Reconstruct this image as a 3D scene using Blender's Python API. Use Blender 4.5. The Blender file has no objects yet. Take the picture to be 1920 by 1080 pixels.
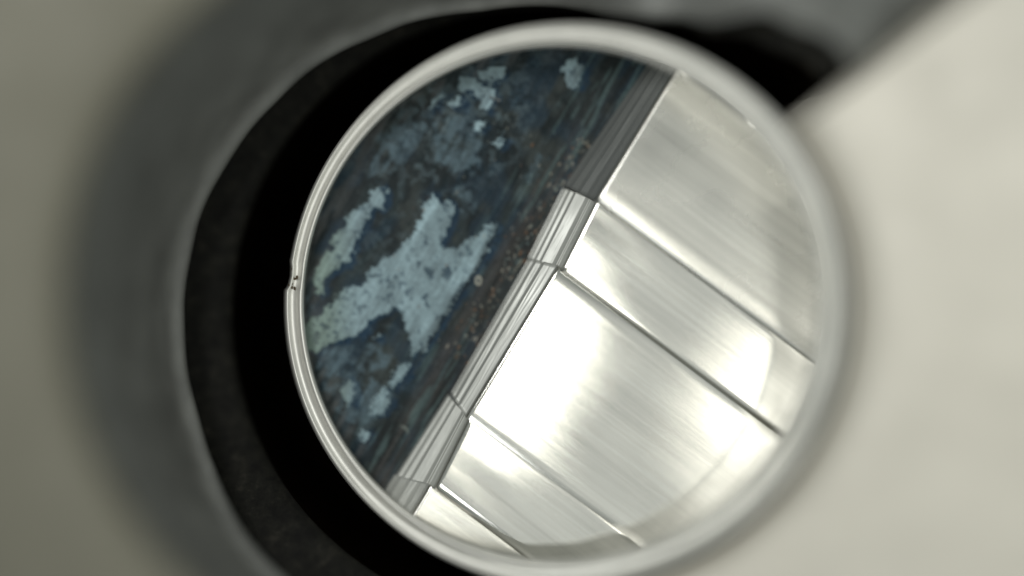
import bpy, math, random
import numpy as np
from mathutils import Vector, noise as mnoise

# ------------------------------------------------------------------ basics
MM = 0.001                     # every length below is in millimetres
CAMZ = 30.0
sc = bpy.context.scene
sc.render.engine = 'CYCLES'

# camera: inspection lens looking straight down into the bore
cam = bpy.data.cameras.new('inspection_camera')
camo = bpy.data.objects.new('inspection_camera', cam)
sc.collection.objects.link(camo)
sc.camera = camo
camo.location = (0, 0, CAMZ * MM)
cam.sensor_width = 36.0
cam.lens = 36.0 * CAMZ / 19.2
cam.clip_start = 0.0005
cam.clip_end = 5.0
cam.dof.use_dof = True
cam.dof.focus_distance = (CAMZ - 0.05) * MM
cam.dof.aperture_fstop = cam.lens / 5.6

# world: dim even room light
W = bpy.data.worlds.new('World'); sc.world = W; W.use_nodes = True
bg = W.node_tree.nodes['Background']
bg.inputs[0].default_value = (0.93, 1.0, 0.95, 1)
bg.inputs[1].default_value = 0.36

def lamp(name, loc, target, sx, sy, power, col, spin=0.0, spread=180):
    l = bpy.data.lights.new(name, 'AREA')
    l.shape = 'RECTANGLE'; l.size = sx * MM; l.size_y = sy * MM
    l.energy = power * 1e-6 * math.pi * sx * sy
    l.color = col; l.spread = math.radians(spread)
    o = bpy.data.objects.new(name, l); sc.collection.objects.link(o)
    o.location = Vector(loc) * MM
    d = (Vector(target) - Vector(loc)).normalized()
    q = d.to_track_quat('-Z', 'Y').to_matrix().to_4x4()
    from mathutils import Matrix
    o.matrix_world = Matrix.Translation(Vector(loc) * MM) @ q @ Matrix.Rotation(spin, 4, 'Z')
    return o

# scope lamps plus an added softbox and edge lamp, round the lens (power = radiance)
lamp('area_lamp', (0.08, -2.0, 29.0), (-0.05, -1.2, 0), 1.95, 6.0, 12.0, (1.0, 0.985, 0.88), spin=math.radians(-30))
lamp('leaf_fill_softbox', (5.5, -4.0, 30.2), (5.5, -4.0, 0), 17.0, 15.0, 0.42, (0.99, 1.0, 0.96))  # added softbox, gives the leaves something bright to reflect
lamp('area_lamp', (-10.0, 8.0, 26.0), (2.0, -1.0, 0), 7.0, 7.0, 20.0, (1.0, 1.0, 0.98))
lamp('area_lamp', (10.6, -5.2, 26.0), (5.4, -2.6, 0), 4.6, 6.4, 4.4, (1.0, 0.97, 0.86))
lamp('area_lamp', (-6.5, -9.5, 27.0), (2.0, -1.0, 0), 3.6, 3.6, 11.0, (0.98, 1.0, 1.0))  # added lamp, aimed so the leaves' chamfered edges shine

vs = sc.view_settings
vs.view_transform = 'Standard'; vs.look = 'None'; vs.exposure = 0.0; vs.gamma = 1.0
vs.use_curve_mapping = False
sc.cycles.use_denoising = True
sc.cycles.max_bounces = 8

# ------------------------------------------------------------------ helpers
def tag(o, label, cat, group=None):
    o['label'] = label; o['category'] = cat
    if group: o['group'] = group

def thing(name, label, cat, group=None, loc=(0, 0, -8)):
    o = bpy.data.objects.new(name, None); sc.collection.objects.link(o)
    o.location = Vector(loc) * MM
    o.empty_display_size = 0.002
    tag(o, label, cat, group)
    return o

def mesh(name, verts, faces, mat, parent=None, smooth=True, label=None):
    me = bpy.data.meshes.new(name)
    off = Vector(parent.location) if parent else Vector((0, 0, 0))
    me.from_pydata([tuple(Vector(v) * MM - off) for v in verts], [], faces)
    me.validate(); me.update()
    if smooth:
        me.polygons.foreach_set('use_smooth', [True] * len(me.polygons))
    o = bpy.data.objects.new(name, me); sc.collection.objects.link(o)
    if mat: me.materials.append(mat)
    if parent: o.parent = parent
    if label: o['label'] = label
    return o

def pw(px, py, z):
    """a spot measured in the photograph, carried out to its own depth z"""
    k = (CAMZ - z) / CAMZ
    return ((px - 960) / 100.0 * k, -(py - 540) / 100.0 * k, z)

def vnoise(x, y, seed=0):
    xi = np.floor(x).astype(np.int64); yi = np.floor(y).astype(np.int64)
    fx = x - xi; fy = y - yi
    fx = fx * fx * (3 - 2 * fx); fy = fy * fy * (3 - 2 * fy)
    def h(a, b):
        n = (a * 374761393 + b * 668265263 + seed * 1442695041) & 0xffffffff
        n = ((n ^ (n >> 13)) * 1274126177) & 0xffffffff
        return ((n ^ (n >> 16)) & 0xffff) / 65535.0
    return (h(xi, yi) * (1 - fx) + h(xi + 1, yi) * fx) * (1 - fy) + (h(xi, yi + 1) * (1 - fx) + h(xi + 1, yi + 1) * fx) * fy

def fbm(x, y, seed=0, o=4):
    s = 0; a = .5; t = 0
    for i in range(o):
        s = s + a * vnoise(x * 2 ** i, y * 2 ** i, seed + i * 17); t += a; a *= .55
    return s / t

def sstep(a, b, x):
    t = np.clip((x - a) / (b - a), 0, 1); return t * t * (3 - 2 * t)

# ------------------------------------------------------------------ materials
def material(name, base, rough=.4, metal=0.0, spec=.5):
    m = bpy.data.materials.new(name); m.use_nodes = True
    nt = m.node_tree; b = nt.nodes['Principled BSDF']
    b.inputs['Base Color'].default_value = (*base, 1)
    b.inputs['Roughness'].default_value = rough
    b.inputs['Metallic'].default_value = metal
    b.inputs['Specular IOR Level'].default_value = spec
    return m, nt, b

def coords(nt, scale=(1, 1, 1), rot=0.0):
    """object coordinates in millimetres, turned by rot and stretched"""
    tc = nt.nodes.new('ShaderNodeTexCoord')
    r = nt.nodes.new('ShaderNodeMapping'); r.inputs['Scale'].default_value = (1000, 1000, 1000)
    r.inputs['Rotation'].default_value = (0, 0, rot)
    nt.links.new(tc.outputs['Object'], r.inputs['Vector'])
    s = nt.nodes.new('ShaderNodeMapping'); s.inputs['Scale'].default_value = scale
    nt.links.new(r.outputs[0], s.inputs['Vector'])
    return s.outputs[0]

def nz(nt, vec, scale, detail=4, rough=.6):
    n = nt.nodes.new('ShaderNodeTexNoise')
    n.inputs['Scale'].default_value = scale; n.inputs['Detail'].default_value = detail
    n.inputs['Roughness'].default_value = rough
    nt.links.new(vec, n.inputs['Vector'])
    return n.outputs['Fac']

def ramp(nt, fac, stops):
    r = nt.nodes.new('ShaderNodeValToRGB')
    e = r.color_ramp.elements
    while len(e) < len(stops): e.new(.5)
    for q, (p, c) in zip(e, stops):
        q.position = p; q.color = (*c, 1) if len(c) == 3 else c
    nt.links.new(fac, r.inputs[0]); return r.outputs[0]

def g(v): return (v, v, v)

def bump(nt, b, h, strength, dist):
    n = nt.nodes.new('ShaderNodeBump')
    n.inputs['Strength'].default_value = strength; n.inputs['Distance'].default_value = dist * MM
    nt.links.new(h, n.inputs['Height']); nt.links.new(n.outputs[0], b.inputs['Normal'])

def brushed(name, base, lo, hi, angle, rough=(.2, .42), bstr=.5, metal=1.0, stretch=.05, fine=9.0, tint=None):
    """steel with fine scratches that run along `angle`"""
    m, nt, b = material(name, base, .3, metal)
    v = coords(nt, (stretch, 1, 1), -angle)
    a = nz(nt, v, fine, 5, .7); c = nz(nt, v, 1.6, 3, .5)
    blot = nz(nt, coords(nt), .9, 3, .5)
    mx = nt.nodes.new('ShaderNodeMath'); mx.operation = 'MULTIPLY_ADD'
    nt.links.new(a, mx.inputs[0]); mx.inputs[1].default_value = .5; 
    hf = nt.nodes.new('ShaderNodeMath'); hf.operation = 'MULTIPLY'; hf.inputs[1].default_value = .5
    nt.links.new(c, hf.inputs[0]); nt.links.new(hf.outputs[0], mx.inputs[2])
    col = ramp(nt, mx.outputs[0], [(.3, tuple(x * lo for x in base)), (.7, tuple(x * hi for x in base))])
    nt.links.new(col, b.inputs['Base Color'])
    r = ramp(nt, blot, [(.3, g(rough[0])), (.75, g(rough[1]))])
    nt.links.new(r, b.inputs['Roughness'])
    bump(nt, b, mx.outputs[0], bstr, .012)
    return m

PL = math.radians(-36.8)       # direction the leaves run
ED = math.radians(59.8)        # direction of their cut ends

m_leaf = brushed('brushed_leaf_steel', (.63, .622, .582), .78, 1.16, PL, (.085, .125), .06, stretch=.018, fine=15)
m_leaf_satin = brushed('satin_leaf_steel', (.63, .622, .582), .76, 1.16, PL, (.24, .31), .08, stretch=.018, fine=13)
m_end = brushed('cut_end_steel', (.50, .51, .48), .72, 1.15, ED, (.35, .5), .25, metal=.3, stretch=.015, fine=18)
m_end_shaded = brushed('shaded_cut_end_steel', (.19, .20, .195), .7, 1.25, ED, (.4, .55), .3, metal=.3, stretch=.08, fine=4)  # darker copy of the cut-end steel, shade put into its colour
m_rim = brushed('satin_rim_metal', (.66, .655, .61), .9, 1.06, .4, (.38, .5), .15, metal=.6, stretch=1.0, fine=5)
m_cover = brushed('pale_cover_metal', (.565, .54, .475), .95, 1.05, .3, (.5, .6), .1, metal=.3, stretch=.5, fine=.5)
m_face = brushed('dull_housing_metal', (.125, .120, .090), .93, 1.07, 1.5, (.55, .65), .1, metal=.2, stretch=.3, fine=.7)
m_wall = brushed('grey_funnel_metal', (.150, .154, .144), .6, 1.4, 1.2, (.45, .6), .2, metal=.2, stretch=.5, fine=.7)

m_strip, nt, b = material('black_oxide', (.012, .012, .009), .75, 0, .2)
f = nz(nt, coords(nt), 3.0, 8, .8)
nt.links.new(ramp(nt, f, [(.4, (.0015, .0015, .001)), (.56, (.009, .009, .0065)), (.68, (.03, .027, .021))]), b.inputs['Base Color'])
bump(nt, b, f, .5, .05)
m_gap, nt, b = material('black_gap', (.003, .002, .001), .9, 0, .0)  # the deep groove's shade is put into this near-black colour
f = nz(nt, coords(nt), 4.0, 3, .6)
nt.links.new(ramp(nt, f, [(.3, (.0015, .0009, .0006)), (.8, (.006, .004, .002))]), b.inputs['Base Color'])

# tarnished steel: its stains and their painted shadow are stored per point in a colour attribute
m_tarn, nt, b = material('tarnished_steel', (.05, .06, .06), .5, 0, .12)
at = nt.nodes.new('ShaderNodeAttribute'); at.attribute_name = 'stain_and_shadow'
v = coords(nt, (.25, 1, 1), -ED)
f = nz(nt, v, 5, 3, .5)
mm = nt.nodes.new('ShaderNodeMix'); mm.data_type = 'RGBA'; mm.blend_type = 'MULTIPLY'; mm.inputs[0].default_value = 1.0
nt.links.new(at.outputs['Color'], mm.inputs[6])
nt.links.new(ramp(nt, f, [(.3, g(.85)), (.7, g(1.1))]), mm.inputs[7])
nt.links.new(mm.outputs[2], b.inputs['Base Color'])
bump(nt, b, f, .12, .01)

m_dirt, nt, b = material('brown_grime', (.05, .035, .02), .9, 0, .2)
f = nz(nt, coords(nt), 30, 3, .6)
nt.links.new(ramp(nt, f, [(.3, (.02, .014, .008)), (.7, (.12, .09, .055))]), b.inputs['Base Color'])

# ------------------------------------------------------------------ the bore: rings about the rim's centre
CX, CY = 1062.0, 572.0
N = 360
def circ_r(th, cx, cy, r):
    """distance from the rim centre to a circle, along direction th (y up)"""
    dx, dy = cx - CX, -(cy - CY)
    bq = dx * math.cos(th) + dy * math.sin(th)
    disc = bq * bq - (dx * dx + dy * dy - r * r)
    return bq + math.sqrt(max(disc, 0))
def lipz(px): return 3.3 * (px - 535.0) / 1060.0
def at_px(th, r): return CX + r * math.cos(th), CY - r * math.sin(th)

def lerp_table(tab, d):
    for (a, va), (b_, vb) in zip(tab, tab[1:]):
        if a <= d <= b_:
            t = (d - a) / (b_ - a); t = t * t * (3 - 2 * t); return va + (vb - va) * t
    return tab[0][1]

POCK = [(-180, 0), (28, 0), (35, 100), (44, 105), (54, 75), (64, 34), (74, 10), (84, 0), (180, 0)]
def r_gap(th):
    d = math.degrees(th); d = (d + 180) % 360 - 180
    return max(circ_r(th, 1008, 590, 572), 532) + lerp_table(POCK, d)
def r_strip(th):
    wob = 4 * (mnoise.noise(Vector((math.cos(th) * 6, math.sin(th) * 6, 3))))
    return max(circ_r(th, 922, 600, 577) + wob, r_gap(th) + 6) + lerp_table([(-180, 0), (-165, 0), (-135, 45), (-110, 80), (-90, 0), (34, 0), (42, 60), (54, 55), (66, 15), (80, 0), (180, 0)], (math.degrees(th) + 180) % 360 - 180)  # widened at upper right, where the dark ledge stands in for shade
OPEN = [(-180, 0), (-125, 0), (-95, 900), (45, 900), (70, 420), (95, 0), (180, 0)]
def r_edge(th):
    d = math.degrees(th); d = (d + 180) % 360 - 180
    return max(circ_r(th, 850, 560, 722), r_strip(th) + 130) + lerp_table(OPEN, d)

def rings(ringlist, close=True):
    V = []; F = []
    for fn in ringlist:
        for i in range(N):
            th = 2 * math.pi * i / N
            V.append(fn(th))
    for j in range(len(ringlist) - 1):
        for i in range(N):
            k = (i + 1) % N
            F.append((j * N + i, j * N + k, (j + 1) * N + k, (j + 1) * N + i))
    return V, F

RISE = [(-180, 0), (-165, 0), (-135, 1.3), (-110, 1.3), (-90, 0), (30, 0), (42, 3.0), (56, 2.8), (72, 1.5), (95, 0), (180, 0)]
def rise(th): return lerp_table(RISE, (math.degrees(th) + 180) % 360 - 180)
def ringf(rf, z, add=0.0):
    def f(th):
        px, py = at_px(th, rf(th) + add)
        zz = z + (rise(th) if -1.1 < z < .7 else 0)
        return pw(px, py, zz)
    return f

housing = thing('metal_housing', 'dull grey metal housing with a wide funnel opening and black groove round the bright rim', 'housing')
def world_out(th, R, z):
    return (R * math.cos(th), R * math.sin(th), z)
V, F = rings([lambda th: world_out(th, 26, -8), lambda th: world_out(th, 26, 5.2), lambda th: world_out(th, 25.6, 5.5),
              ringf(r_edge, 5.1, 120), ringf(r_edge, 5.0, 30), ringf(r_edge, 4.9, 8), ringf(r_edge, 4.7, 0)])
mesh('front_face', V, F, m_face, housing)
rs = []
for t in [0, .08, .2, .35, .5, .65, .8, .9]:
    def fn(th, t=t):
        r = r_edge(th) * (1 - t) + (r_strip(th) + 16) * t
        z = 4.7 * (1 - t) ** (1.15 + lerp_table([(-180, 0), (-125, 0), (-100, 7), (38, 7), (52, 0), (180, 0)], (math.degrees(th) + 180) % 360 - 180)) + (.55 + rise(th)) * t + .25 * math.sin(math.pi * t)
        px, py = at_px(th, r)
        return pw(px, py, z)
    rs.append(fn)
rs += [ringf(r_strip, .62, 17), ringf(r_strip, .62, 9), ringf(r_strip, .50, 2), ringf(r_strip, .35, 0), ringf(r_strip, -.6, 6)]
V, F = rings(rs)
mesh('funnel_wall', V, F, m_wall, housing)
V, F = rings([ringf(r_strip, -.6, 6), ringf(lambda th: .66 * r_strip(th) + .34 * r_gap(th), -.75),
              ringf(lambda th: .3 * r_strip(th) + .7 * r_gap(th), -.8), ringf(r_gap, -.85, 2), ringf(r_gap, -1.0, 0)])
mesh('oxide_ledge', V, F, m_strip, housing, label='dark speckled ledge between funnel and black groove')
V, F = rings([ringf(r_gap, -1.0, 0), lambda th: tuple(list(pw(*at_px(th, r_gap(th)), -1.0 + rise(th))[:2]) + [-6.0]),
              lambda th: (.7 + 2 * math.cos(th), -.3 + 2 * math.sin(th), -6.0)])
F.append(tuple(range(2 * N, 3 * N)))
mesh('groove', V, F, m_gap, housing, smooth=False)

# ------------------------------------------------------------------ rim tube
rim = thing('bore_rim', 'bright round metal rim of the bore, nicked on its left edge', 'rim')
def chip(th):
    d = math.degrees(th) % 360        # 180 = left
    a = 0.0
    if 100 < d < 176.6: a = -5 * sstep(100, 168, np.float64(d)) * (1.0)
    if 170.5 < d < 177.2:
        a += -4 * math.sin(math.pi * (d - 170.5) / 6.7) ** 2 + 1.2 * mnoise.noise(Vector((d * 1.7, 0, 0)))
    return float(a)
def r_out(th): return 529 + chip(th)
def r_in(th): return circ_r(th, 1056, 569, 486)
def lip(t, h, add=0):
    def f(th):
        r = r_out(th) * (1 - t) + r_in(th) * t
        px, py = at_px(th, r)
        return pw(px, py, lipz(px) + h - .55 * t * bev(th))
    return f
def bev(th):
    d = (math.degrees(th) + 180) % 360 - 180
    return lerp_table([(-180, 0), (-115, 0), (-62, .8), (-35, 1), (-12, .6), (25, 0), (180, 0)], d)
def wall_down(th, inner, z):
    # the tube widens a little below its lip
    px, py = at_px(th, r_in(th) + 8 if inner else r_out(th))
    p = pw(px, py, .2 if inner else .1)
    return (p[0], p[1], z)
prof = [(0, -.26), (.01, -.14), (.05, -.05), (.12, 0), (.2, -.01), (.28, -.07), (.45, -.09), (.62, -.08), (.72, -.02), (.82, 0), (.9, -.03), (.97, -.07), (1.0, -.12)]
V, F = rings([lambda th: wall_down(th, False, -6.0)] + [lip(t, h) for t, h in prof])
mesh('lip', V, F, m_rim, rim)
def bevel_ring(w, h):
    def f(th):
        px, py = at_px(th, r_in(th) - w * bev(th)); return pw(px, py, lipz(px) - .12 - (.55 + h) * bev(th))
    return f
def bevel_wall(th, z): return wall_down(th, True, z)
V, F = rings([lip(1.0, -.12), bevel_ring(8, .04), bevel_ring(14, .1), bevel_ring(15, .2), lambda th: bevel_wall(th, -.2), lambda th: wall_down(th, True, -.6), lambda th: wall_down(th, True, -1.2), lambda th: wall_down(th, True, -6.0)])
mesh('inner_wall', V, F, m_rim, rim)
# grime packed in the nick
gv = []; gf = []
rnd = random.Random(4)
for k in range(16):
    th = math.radians(rnd.uniform(171.5, 177.0)); t = abs(rnd.gauss(0, .22))
    px, py = at_px(th, r_out(th) * (1 - t) + r_in(th) * t)
    c = Vector(pw(px, py, lipz(px) - .04)); s = rnd.uniform(.014, .032)
    n0 = len(gv)
    for q in range(6):
        a = q * math.pi / 3
        gv.append(c + Vector((math.cos(a) * s * .8, math.sin(a) * s * 1.3, 0)))
    gv.append(c + Vector((0, 0, s * .7)))
    for q in range(6): gf.append((n0 + q, n0 + (q + 1) % 6, n0 + 6))
mesh('grime', gv, gf, m_dirt, rim, label='brown grime packed into the nick')

# ------------------------------------------------------------------ pale cover plate at the right
cover = thing('cover_plate', 'smooth pale beige metal plate right of the bore with a straight cut upper edge', 'plate')
T0, T1, M = math.radians(-104), math.radians(37.6), 150
prof = [(533, -.75), (537, -.4), (545, -.27), (556, -.16), (570, -.07), (588, -.01), (610, .02), (680, .03), (800, .03), (1000, .03), (1500, .03), (1900, .03)]
V = []; F = []
for i in range(M + 1):
    e = i / M
    th0 = T0 + (T1 - T0) * e
    for (r, h) in prof:
        px, py = at_px(th0, r)
        V.append(pw(px, py, max(lipz(px), -.2) * .96 + h))
K = len(prof)
for i in range(M):
    for j in range(K - 1):
        F.append((i * K + j, i * K + j + 1, (i + 1) * K + j + 1, (i + 1) * K + j))
def side(i, sgn):
    base = len(V)
    th0 = T0 + (T1 - T0) * i / M
    drops = [(.35, -.04), (.8, -.22), (1.1, -.5), (1.2, -1.6), (1.2, -5.0)]
    prev = [i * K + j for j in range(K)]
    for (o, dz) in drops:
        cur = []
        for j, (r, h) in enumerate(prof):
            p = V[i * K + j]
            tang = (-math.sin(th0) * sgn, math.cos(th0) * sgn)
            V.append((p[0] + tang[0] * o * .18, p[1] + tang[1] * o * .18, max(p[2] + dz, -5.5)))
            cur.append(len(V) - 1)
        for j in range(K - 1):
            F.append((prev[j], prev[j + 1], cur[j + 1], cur[j]) if sgn < 0 else (prev[j], cur[j], cur[j + 1], prev[j + 1]))
        prev = cur
side(M, 1); side(0, -1)
mesh('plate_face', V, F, m_cover, cover)

# ------------------------------------------------------------------ the stepped leaves
WC = (.95, -.287); WR = 4.94
def clip_circle(poly):
    n = 96
    for i in range(n):
        a = 2 * math.pi * (i + .5) / n
        nx, ny = math.cos(a), math.sin(a); d = WR
        out = []
        for k in range(len(poly)):
            p, q = poly[k], poly[(k + 1) % len(poly)]
            dp = (p[0] - WC[0]) * nx + (p[1] - WC[1]) * ny - d
            dq = (q[0] - WC[0]) * nx + (q[1] - WC[1]) * ny - d
            if dp <= 0: out.append(p)
            if dp * dq < 0:
                t = dp / (dp - dq); out.append((p[0] + (q[0] - p[0]) * t, p[1] + (q[1] - p[1]) * t))
        poly = out
        if not poly: break
    return poly

def WRf(x, y):
    d = math.degrees(math.atan2(y - WC[1], x - WC[0]))
    return WR
def inside(x, y): return math.hypot(x - WC[0], y - WC[1]) < WRf(x, y)
dirL = (math.cos(PL), math.sin(PL))

def leaf(label, top, bot, ztop, tilt, over_top, over_bot, outer_top, outer_bot, grooves, seed, zlow=-.36, rot=(0, 0), shine=False, endmat=None, topmat=None):
    """one leaf: a flat brushed top face with rounded long edges, and its sloping cut end.
    top/bot: upper and lower corner of the end edge (photo spots); over_*: widths of the rounded long edges"""
    t = thing('steel_leaf', label, 'metal leaf', 'stepped steel leaves side by side in the bore')
    P = Vector(pw(*top, ztop)); Q = Vector(pw(*bot, ztop))
    d = Vector((dirL[0], dirL[1], 0))
    e = (Q - P)
    # section across the leaf: s runs 0..1 from the upper to the lower long edge
    L = e.length
    sec = [(0, -5.5), (0, -over_top * 1.3)]
    for a in (20, 45, 70, 90):
        a = math.radians(a); sec.append(((1 - math.cos(a)) * over_top / L, -over_top * 1.3 * (1 - math.sin(a))))
    for k in range(1, 16): sec.append((over_top / L + (1 - (over_top + over_bot) / L) * k / 16, 0))
    if shine:
        sec.append((1 - over_bot / L + .001, 0)); sec.append((1 - .5 * over_bot / L, -.11 * over_bot)); sec.append((1 - .01 / L, -.22 * over_bot)); sec.append((1, -.35 * over_bot))
    else:
      for a in (90, 70, 45, 20, 0):
        a = math.radians(a); sec.append((1 - (1 - math.cos(a)) * over_bot / L, -over_bot * 1.3 * (1 - math.sin(a))))
    sec.append((1, -5.5))
    nl = 46; V = []; F = []
    K = len(sec)
    for i in range(nl + 1):
        u = [0, .012, .03, .06, .1][i] if i < 5 else .1 + 9.4 * (i - 4) / (nl - 4)
        for (s, h) in sec:
            p = P + e * s + d * u
            rr = math.sin(min(u / .06, 1.0) * math.pi / 2)
            zz = ztop + h - (.045 * (1 - rr) if h > -5 else 0)
            if h > -5: zz += rot[0] * (s - .5) + tilt * u + .006 * (mnoise.noise(Vector((u * .5, s * 3, seed))))
            x, y = p.x, p.y
            # stop at the bore wall
            if not inside(x, y):
                lo, hi = 0.0, u
                for _ in range(14):
                    mid = (lo + hi) / 2; pp = P + e * s + d * mid
                    if inside(pp.x, pp.y): lo = mid
                    else: hi = mid
                pp = P + e * s + d * lo
                if lo < 1e-3:
                    dx, dy = pp.x - WC[0], pp.y - WC[1]; rr_ = math.hypot(dx, dy)
                    if rr_ > WR: pp = Vector((WC[0] + dx / rr_ * WR, WC[1] + dy / rr_ * WR, 0))
                x, y = pp.x, pp.y
            V.append((x, y, zz))
    for i in range(nl):
        for j in range(K - 1):
            F.append((i * K + j, i * K + j + 1, (i + 1) * K + j + 1, (i + 1) * K + j))
    F = [f for f in F]
    mesh('top_face', V, F, topmat or m_leaf, t)
    # sloping, grooved end
    OT = Vector(pw(*outer_top, zlow)); OB = Vector(pw(*outer_bot, zlow))
    nw, ne = 44, 40
    V = []; F = []
    rn = random.Random(seed)
    offs = []
    for w in range(nw + 1):
        f = w / nw
        offs.append(f)
    def terrace(f):
        for (fa, za), (fb, zb) in zip(grooves, grooves[1:]):
            if fa <= f <= fb: return za + (zb - za) * (f - fa) / (fb - fa)
        return grooves[-1][1]
    for i in range(ne + 1):
        s = i / ne
        A = P + e * s; B = OT + (OB - OT) * s
        for w, f in enumerate(offs):
            c = A + (B - A) * f
            wob = .004 * mnoise.noise(Vector((s * L * 1.5, f * 14, seed))) + .002 * mnoise.noise(Vector((s * L * 9, f * 24, seed)))
            tf = terrace(f); z = (ztop + rot[0] * (s - .5) - .05) * (1 - tf) + zlow * tf + wob * min(1, f * 6)
            x, y = c.x, c.y
            if not inside(x, y):
                dx, dy = x - WC[0], y - WC[1]; r_ = math.hypot(dx, dy); x = WC[0] + dx / r_ * WR; y = WC[1] + dy / r_ * WR
            V.append((x, y, z))
    n0 = len(V)
    K = nw + 1
    for i in range(ne):
        for w in range(nw): F.append((i * K + w, (i + 1) * K + w, (i + 1) * K + w + 1, i * K + w + 1))
    # skirts at the two ends and the low side
    def skirt(idx):
        b0 = len(V)
        for q in idx: x, y, z = V[q]; V.append((x, y, -5.5))
        for k in range(len(idx) - 1): F.append((idx[k], idx[k + 1], b0 + k + 1, b0 + k))
    skirt([w for w in range(K)]); skirt([ne * K + w for w in range(K)]); skirt([i * K + nw for i in range(ne + 1)])
    mesh('cut_end', V, F, endmat or m_end, t, smooth=True, label='cut end with shade painted into its colour' if endmat else None)
    return t

def along(p, q, t): return (p[0] + (q[0] - p[0]) * t, p[1] + (q[1] - p[1]) * t)
G0 = [(0, 0), (.05, .2), (.2, .3), (.3, .4), (.5, .5), (.6, .61), (.78, .74), (.88, .88), (1, 1)]
G1 = [(0, 0), (.02, .3), (.14, .42), (.18, .38), (.3, .5), (.62, .56), (.66, .7), (.78, .72), (.82, .86), (.92, .88), (.97, 1.03), (1, 1)]
G2 = [(0, 0), (.02, .2), (.45, .32), (.52, .55), (.72, .6), (.8, .82), (.9, .84), (.97, 1.02), (1, 1)]
G3 = [(0, 0), (.03, .3), (.16, .42), (.22, .34), (.3, .52), (.6, .6), (.66, .76), (.8, .8), (.85, .9), (.95, .93), (1, 1)]
leaf('uppermost and widest brushed steel leaf, blurred where it meets the top of the rim', (1331, 24), (1116, 376), .50, .0, .06, .12, (1222, 110), (1058, 348), G0, 1, rot=(.06, 0), shine=True, endmat=m_end_shaded, topmat=m_leaf_satin)
leaf('second brushed steel leaf from the top, between a bright edge line and a dark gap', (1120, 373), (1053, 506), .45, .0, .01, .03, (1056, 352), (990, 484), G1, 2)
leaf('broadest central steel leaf with the blown-out white glare', (1046, 497), (872, 782), .30, .0, .085, .012, (992, 484), (846, 738), G2, 3)
leaf('fourth brushed steel leaf, narrow, just below the glaring central one', (879, 784), (813, 917), .32, .0, .01, .11, (840, 740), (742, 893), G3, 4, shine=True)
leaf('lowest brushed steel leaf, beside a bright edge line at the bottom of the rim', (804, 910), (716, 1056), .29, -.03, .01, .05, (740, 890), (650, 1030), G0, 5, rot=(.1, 0), topmat=m_leaf_satin)

# ------------------------------------------------------------------ tarnished dark plate
POLY = {
 'a': [(585,600),(620,572),(650,537),(680,535),(690,515),(720,487),(750,467),(772,440),(790,405),(795,387),(812,360),(830,380),(840,376),(851,390),(845,417),(837,440),(825,460),(857,470),(872,452),(902,437),(920,417),(930,422),(927,440),(910,475),(892,502),(865,537),(847,572),(825,607),(810,625),(795,655),(775,672),(767,657),(765,625),(757,607),(750,580),(735,580),(705,590),(687,605),(680,627),(642,637),(607,645),(597,662),(575,657),(570,612)],
 'b': [(710,345),(725,365),(722,387),(710,390),(695,387),(687,415),(675,445),(662,460),(657,487),(635,500),(610,522),(610,547),(595,552),(592,530),(597,490),(622,465),(625,440),(647,427),(652,410),(675,390),(695,367)],
 'c': [(855,152),(872,142),(892,150),(905,160),(920,157),(930,175),(927,187),(917,207),(907,205),(902,180),(880,175),(867,172)],
 'd': [(895,137),(920,130),(945,125),(942,150),(925,152),(905,148)],
 'e': [(807,185),(820,170),(835,175),(820,187),(817,202),(802,205)],
 'f': [(837,192),(860,182),(872,197),(847,205)],
 'g': [(892,225),(912,227),(902,247),(885,247)],
 'h': [(935,257),(950,265),(932,277),(925,268)],
 'i': [(1055,120),(1075,112),(1095,122),(1095,140),(1080,165),(1070,167),(1057,145)],
 'j': [(642,717),(655,710),(667,740),(662,760),(647,760),(641,737)],
 'k': [(710,735),(722,728),(735,750),(715,780),(692,775),(700,750)],
 'l': [(745,685),(770,682),(762,708),(738,728),(728,722)],
 'm': [(677,802),(695,810),(685,827),(672,820)],
 'n': [(700,634),(710,627),(714,632),(704,640)],
}
SOFT = {
 't': [(700,262),(760,200),(800,205),(795,270),(740,318),(690,330)],
 'u': [(810,225),(870,210),(905,240),(900,300),(850,335),(815,300)],
 'v': [(590,662),(640,650),(700,645),(740,668),(700,700),(650,708),(600,705)],
 'w': [(620,740),(680,700),(745,742),(700,800),(640,790)],
 'o': [(1010,290),(1030,295),(1020,320),(1000,345),(982,345),(995,320)],
 'p': [(830,360),(855,350),(880,355),(897,377),(888,397),(870,408),(862,398),(880,380),(862,368),(845,372)],
 'q': [(890,268),(912,280),(908,300),(885,300)],
 'r': [(600,715),(640,720),(636,735),(606,735)],
 's': [(575,600),(600,560),(620,520),(590,505),(572,560)],
}
def pip(X, Y, poly):
    ins = np.zeros(X.shape, bool); n = len(poly); D = np.full(X.shape, 1e9)
    for i in range(n):
        x0, y0 = poly[i]; x1, y1 = poly[(i + 1) % n]
        c = ((y0 > Y) != (y1 > Y))
        xi = (x1 - x0) * (Y - y0) / ((y1 - y0) if y1 != y0 else 1e-9) + x0
        ins ^= c & (X < xi)
        dx, dy = x1 - x0, y1 - y0
        t = np.clip(((X - x0) * dx + (Y - y0) * dy) / (dx * dx + dy * dy), 0, 1)
        D = np.minimum(D, np.hypot(X - x0 - t * dx, Y - y0 - t * dy))
    return np.where(ins, D, -D)

def lin(c):
    c = np.array(c) / 255.0
    return np.where(c <= .04045, c / 12.92, ((c + .055) / 1.055) ** 2.4)

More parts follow.
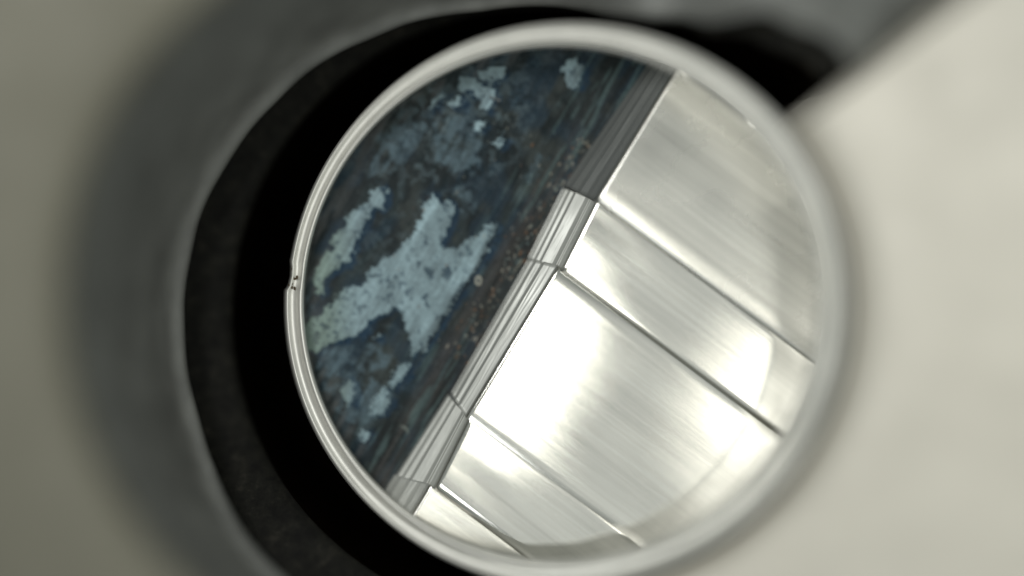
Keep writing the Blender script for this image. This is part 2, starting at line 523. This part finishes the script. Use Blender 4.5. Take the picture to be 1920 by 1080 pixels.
STEP = 2.0
xs = np.arange(540, 1300, STEP); ys = np.arange(70, 1020, STEP)
X, Y = np.meshgrid(xs, ys)
ca, sa = math.cos(ED), math.sin(ED)
U = (X * ca - Y * sa); Vv = (X * sa + Y * ca)     # U along the cut ends, Vv across them
Vv = Vv - (1052 * sa + 508 * ca)                   # 0 at the leaf edges, negative to the left
wx = X + 20 * (fbm(X / 12, Y / 12, 3, 3) - .5) + 9 * (fbm(X / 4.5, Y / 4.5, 103, 2) - .5); wy = Y + 20 * (fbm(X / 12, Y / 12, 9, 3) - .5) + 9 * (fbm(X / 4.5, Y / 4.5, 109, 2) - .5)
def masks(d, soft, ox=0, oy=0):
    M_ = np.zeros(X.shape)
    for p in d.values():
        x0 = min(a for a, b_ in p) - 45; x1 = max(a for a, b_ in p) + 45
        y0 = min(b_ for a, b_ in p) - 45; y1 = max(b_ for a, b_ in p) + 45
        i0, i1 = np.searchsorted(ys, [y0, y1]); j0, j1 = np.searchsorted(xs, [x0, x1])
        sl = (slice(i0, i1), slice(j0, j1))
        M_[sl] = np.maximum(M_[sl], sstep(-soft, soft, pip(wx[sl] - ox, wy[sl] - oy, p)))
    return M_
m1 = masks(POLY, 6); m1 = sstep(.28, .72, m1 + (fbm(X / 5, Y / 5, 203, 3) - .5) * .55 + (fbm(U / 30, Vv / 5, 207, 3) - .5) * .75 - .02); m1s = masks(POLY, 16, 8, 4); m2 = masks(SOFT, 5)
for (hx, hy, ha, hb) in [(836, 512, 9, 13), (806, 515, 7, 10), (797, 555, 11, 9), (782, 497, 6, 4), (768, 545, 4, 4), (680, 587, 4, 4), (800, 570, 4, 9), (785, 622, 2, 6)]:
    q = ((wx - hx) / ha) ** 2 + ((wy - hy) / hb) ** 2
    m1 = m1 * (1 - .75 * (1 - sstep(.5, 1.4, q)))
m1 = m1 * (1 - .6 * sstep(.6, .68, fbm(X / 7, Y / 7, 501, 3)) * sstep(.45, .6, fbm(X / 50, Y / 50, 503)))
n1 = fbm(X / 60, Y / 60, 1); n2 = fbm(U / 70, Vv / 14, 5); n3 = fbm(X / 9, Y / 9, 7); n4 = fbm(U / 200, Vv / 9, 13)
def mixc(c, col, m):
    return c * (1 - m[..., None]) + lin(col) * m[..., None]
col = np.zeros(X.shape + (3,)) + lin((44, 54, 56))
col = mixc(col, (28, 36, 38), sstep(.42, .6, fbm(U / 110, Vv / 34, 5, 3)))
col = mixc(col, (62, 68, 66), sstep(.5, .7, n1) * .6)
col = mixc(col, (34, 54, 68), sstep(.45, .65, fbm(U / 80, Vv / 40, 21, 3)) * .6)
col = mixc(col, (24, 50, 70), sstep(.12, .5, m1s) * .85)  # shifted navy copy of the stains, painted as their shadow
# small mottled flakes between the large stains
reg = sstep(150, 90, np.hypot((X - 860) * .9, Y - 225)) + .5 * sstep(.47, .6, fbm(X / 75, Y / 75, 41)); reg = np.clip(reg, 0, 1)
ff = fbm(X / 13, Y / 13, 33, 4)
fl = sstep(.54, .60, ff) * reg * sstep(-95, -150, Vv)
fd = sstep(.44, .38, ff) * reg
col = mixc(col, (24, 36, 40), fd * .8)
col = mixc(col, (84, 100, 106), fl * (.1 + .7 * n3))
# greyer bloom along the rim
rimd = 486 - np.hypot(X - 1056, Y - 569)
col = mixc(col, (90, 92, 92), sstep(55, 8, rimd) * sstep(.35, .6, fbm(U / 60, Vv / 12, 61)) * .55 * sstep(1150, 900, X))
col = mixc(col, (84, 103, 112), m2 * sstep(.38, .68, .5 * fbm(U / 34, Vv / 9, 401, 4) + .5 * fbm(X / 16, Y / 16, 402, 3)) * .85)
pal = lin((130, 151, 158)) * (.5 + .95 * fbm(U / 60, Vv / 30, 77, 4)[..., None]) * (.8 + .4 * n3[..., None])
pal2 = lin((120, 138, 132)) * (.85 + .3 * n3[..., None])
wpal = sstep(680, 600, X)[..., None]
pal = pal * (1 - wpal) + pal2 * wpal
col = col * (1 - m1[..., None]) + pal * m1[..., None]
# navy fringe towards the leaves, streaked brownish zone along them
zone = sstep(-135, -105, Vv + 14 * (n4 - .5)) * sstep(130, 330, Y)
col = mixc(col, (64, 62, 60), zone * (.25 + .6 * sstep(.4, .6, n4)) * .8)
col = mixc(col, (30, 34, 34), sstep(.56, .66, fbm(U / 120, Vv / 6, 81)) * sstep(-190, -120, Vv) * .7)
col = mixc(col, (86, 106, 106), sstep(.58, .68, fbm(U / 90, Vv / 8, 87)) * sstep(-210, -110, Vv) * .5)
st = fbm(U / 150, Vv / 4.5, 301, 3)
col = col * (.72 + .56 * st[..., None]) * (.8 + .4 * fbm(X / 4.5, Y / 4.5, 305, 2)[..., None])
# bright specks and crumbs
rn = random.Random(11)
for k in range(300):
    uu = rn.uniform(-60, 420); vv = rn.gauss(-84, 17)
    if rn.random() < .1: vv = rn.uniform(-330, -120)
    U0 = 1052 * ca - 508 * sa
    u_ = U0 - uu + 180; v_ = vv + (1052 * sa + 508 * ca)
    x_ = u_ * ca + v_ * sa; y_ = -u_ * sa + v_ * ca
    r_ = rn.uniform(1.0, 2.3); el = rn.uniform(1, 3.0)
    j = int((x_ - xs[0]) / STEP); i = int((y_ - ys[0]) / STEP)
    if not (6 < i < len(ys) - 6 and 6 < j < len(xs) - 6): continue
    sl = (slice(i - 6, i + 7), slice(j - 6, j + 7))
    q = ((U[sl] - u_) / (r_ * el)) ** 2 + ((Vv[sl] + (1052 * sa + 508 * ca) - v_) / r_) ** 2
    tone = rn.choice([(150, 150, 138), (120, 125, 120), (165, 160, 148), (124, 92, 66), (96, 74, 58), (105, 98, 88), (96, 112, 112)])
    mk = (1 - sstep(.3, 1.3, q)) * rn.uniform(.25, .8)
    col[sl] = mixc(col[sl], tone, mk)
k0 = np.hypot(X - 897, (Y - 526) * .7)
col = mixc(col, (150, 150, 140), (sstep(2, 4, k0) * sstep(8, 5.5, k0)))
k0 = np.hypot(X - 752, Y - 812)
col = mixc(col, (120, 128, 122), (sstep(8, 11, k0) * sstep(16, 13, k0)) * sstep(806, 790, Y - (X - 752)))
Z = -.42 + .02 * m1 + .03 * (n2 - .5) + .02 * (n3 - .5) * (1 - m1) + .03 * zone * (n4 - .5)
kx = (CAMZ - Z) / CAMZ
WX = (X - 960) / 100 * kx; WY = -(Y - 540) / 100 * kx
ins = (WX - WC[0]) ** 2 + (WY - WC[1]) ** 2 < (WR + .12) ** 2
ins &= Vv < 12
idx = -np.ones(X.shape, int); idx[ins] = np.arange(ins.sum())
verts = np.stack([WX[ins], WY[ins], Z[ins]], 1) * MM
a = idx[:-1, :-1]; b1 = idx[:-1, 1:]; c1 = idx[1:, 1:]; d1 = idx[1:, :-1]
ok = (a >= 0) & (b1 >= 0) & (c1 >= 0) & (d1 >= 0)
quads = np.stack([a[ok], d1[ok], c1[ok], b1[ok]], 1)
tp = thing('tarnished_plate', 'dark tarnished steel plate with pale blue stains in the left half of the bore', 'metal plate')
me = bpy.data.meshes.new('stained_face')
me.from_pydata((verts - np.array(tp.location)).tolist(), [], quads.tolist())
me.update()
me.polygons.foreach_set('use_smooth', [True] * len(me.polygons))
ca_ = me.color_attributes.new('stain_and_shadow', 'FLOAT_COLOR', 'POINT')
cc = np.concatenate([np.clip(col[ins], 0, 1), np.ones((ins.sum(), 1))], 1)
ca_.data.foreach_set('color', cc.astype(np.float32).ravel())
me.materials.append(m_tarn)
so = bpy.data.objects.new('stained_face', me); sc.collection.objects.link(so); so.parent = tp
# thickness under the stained face
blk = [(WC[0] + (WR + .1) * math.cos(math.radians(q)), WC[1] + (WR + .1) * math.sin(math.radians(q))) for q in range(0, 360, 4)]
cut = []
nxn, nyn = sa, -ca      # across direction in world (y up)
q0 = pw(1052, 508, -.5); 
for k in range(len(blk)):
    p, q = blk[k], blk[(k + 1) % len(blk)]
    dp = (p[0] - q0[0]) * nxn + (p[1] - q0[1]) * nyn; dq = (q[0] - q0[0]) * nxn + (q[1] - q0[1]) * nyn
    if dp <= 0: cut.append(p)
    if dp * dq < 0:
        t = dp / (dp - dq); cut.append((p[0] + (q[0] - p[0]) * t, p[1] + (q[1] - p[1]) * t))
nC = len(cut)
V = [(x, y, -.55) for x, y in cut] + [(x, y, -5.5) for x, y in cut]
F = [tuple(range(nC)), tuple(range(2 * nC - 1, nC - 1, -1))] + [(k, (k + 1) % nC + 0, (k + 1) % nC + nC, k + nC) for k in range(nC)]
mesh('plate_body', V, F, m_strip, tp, smooth=False)
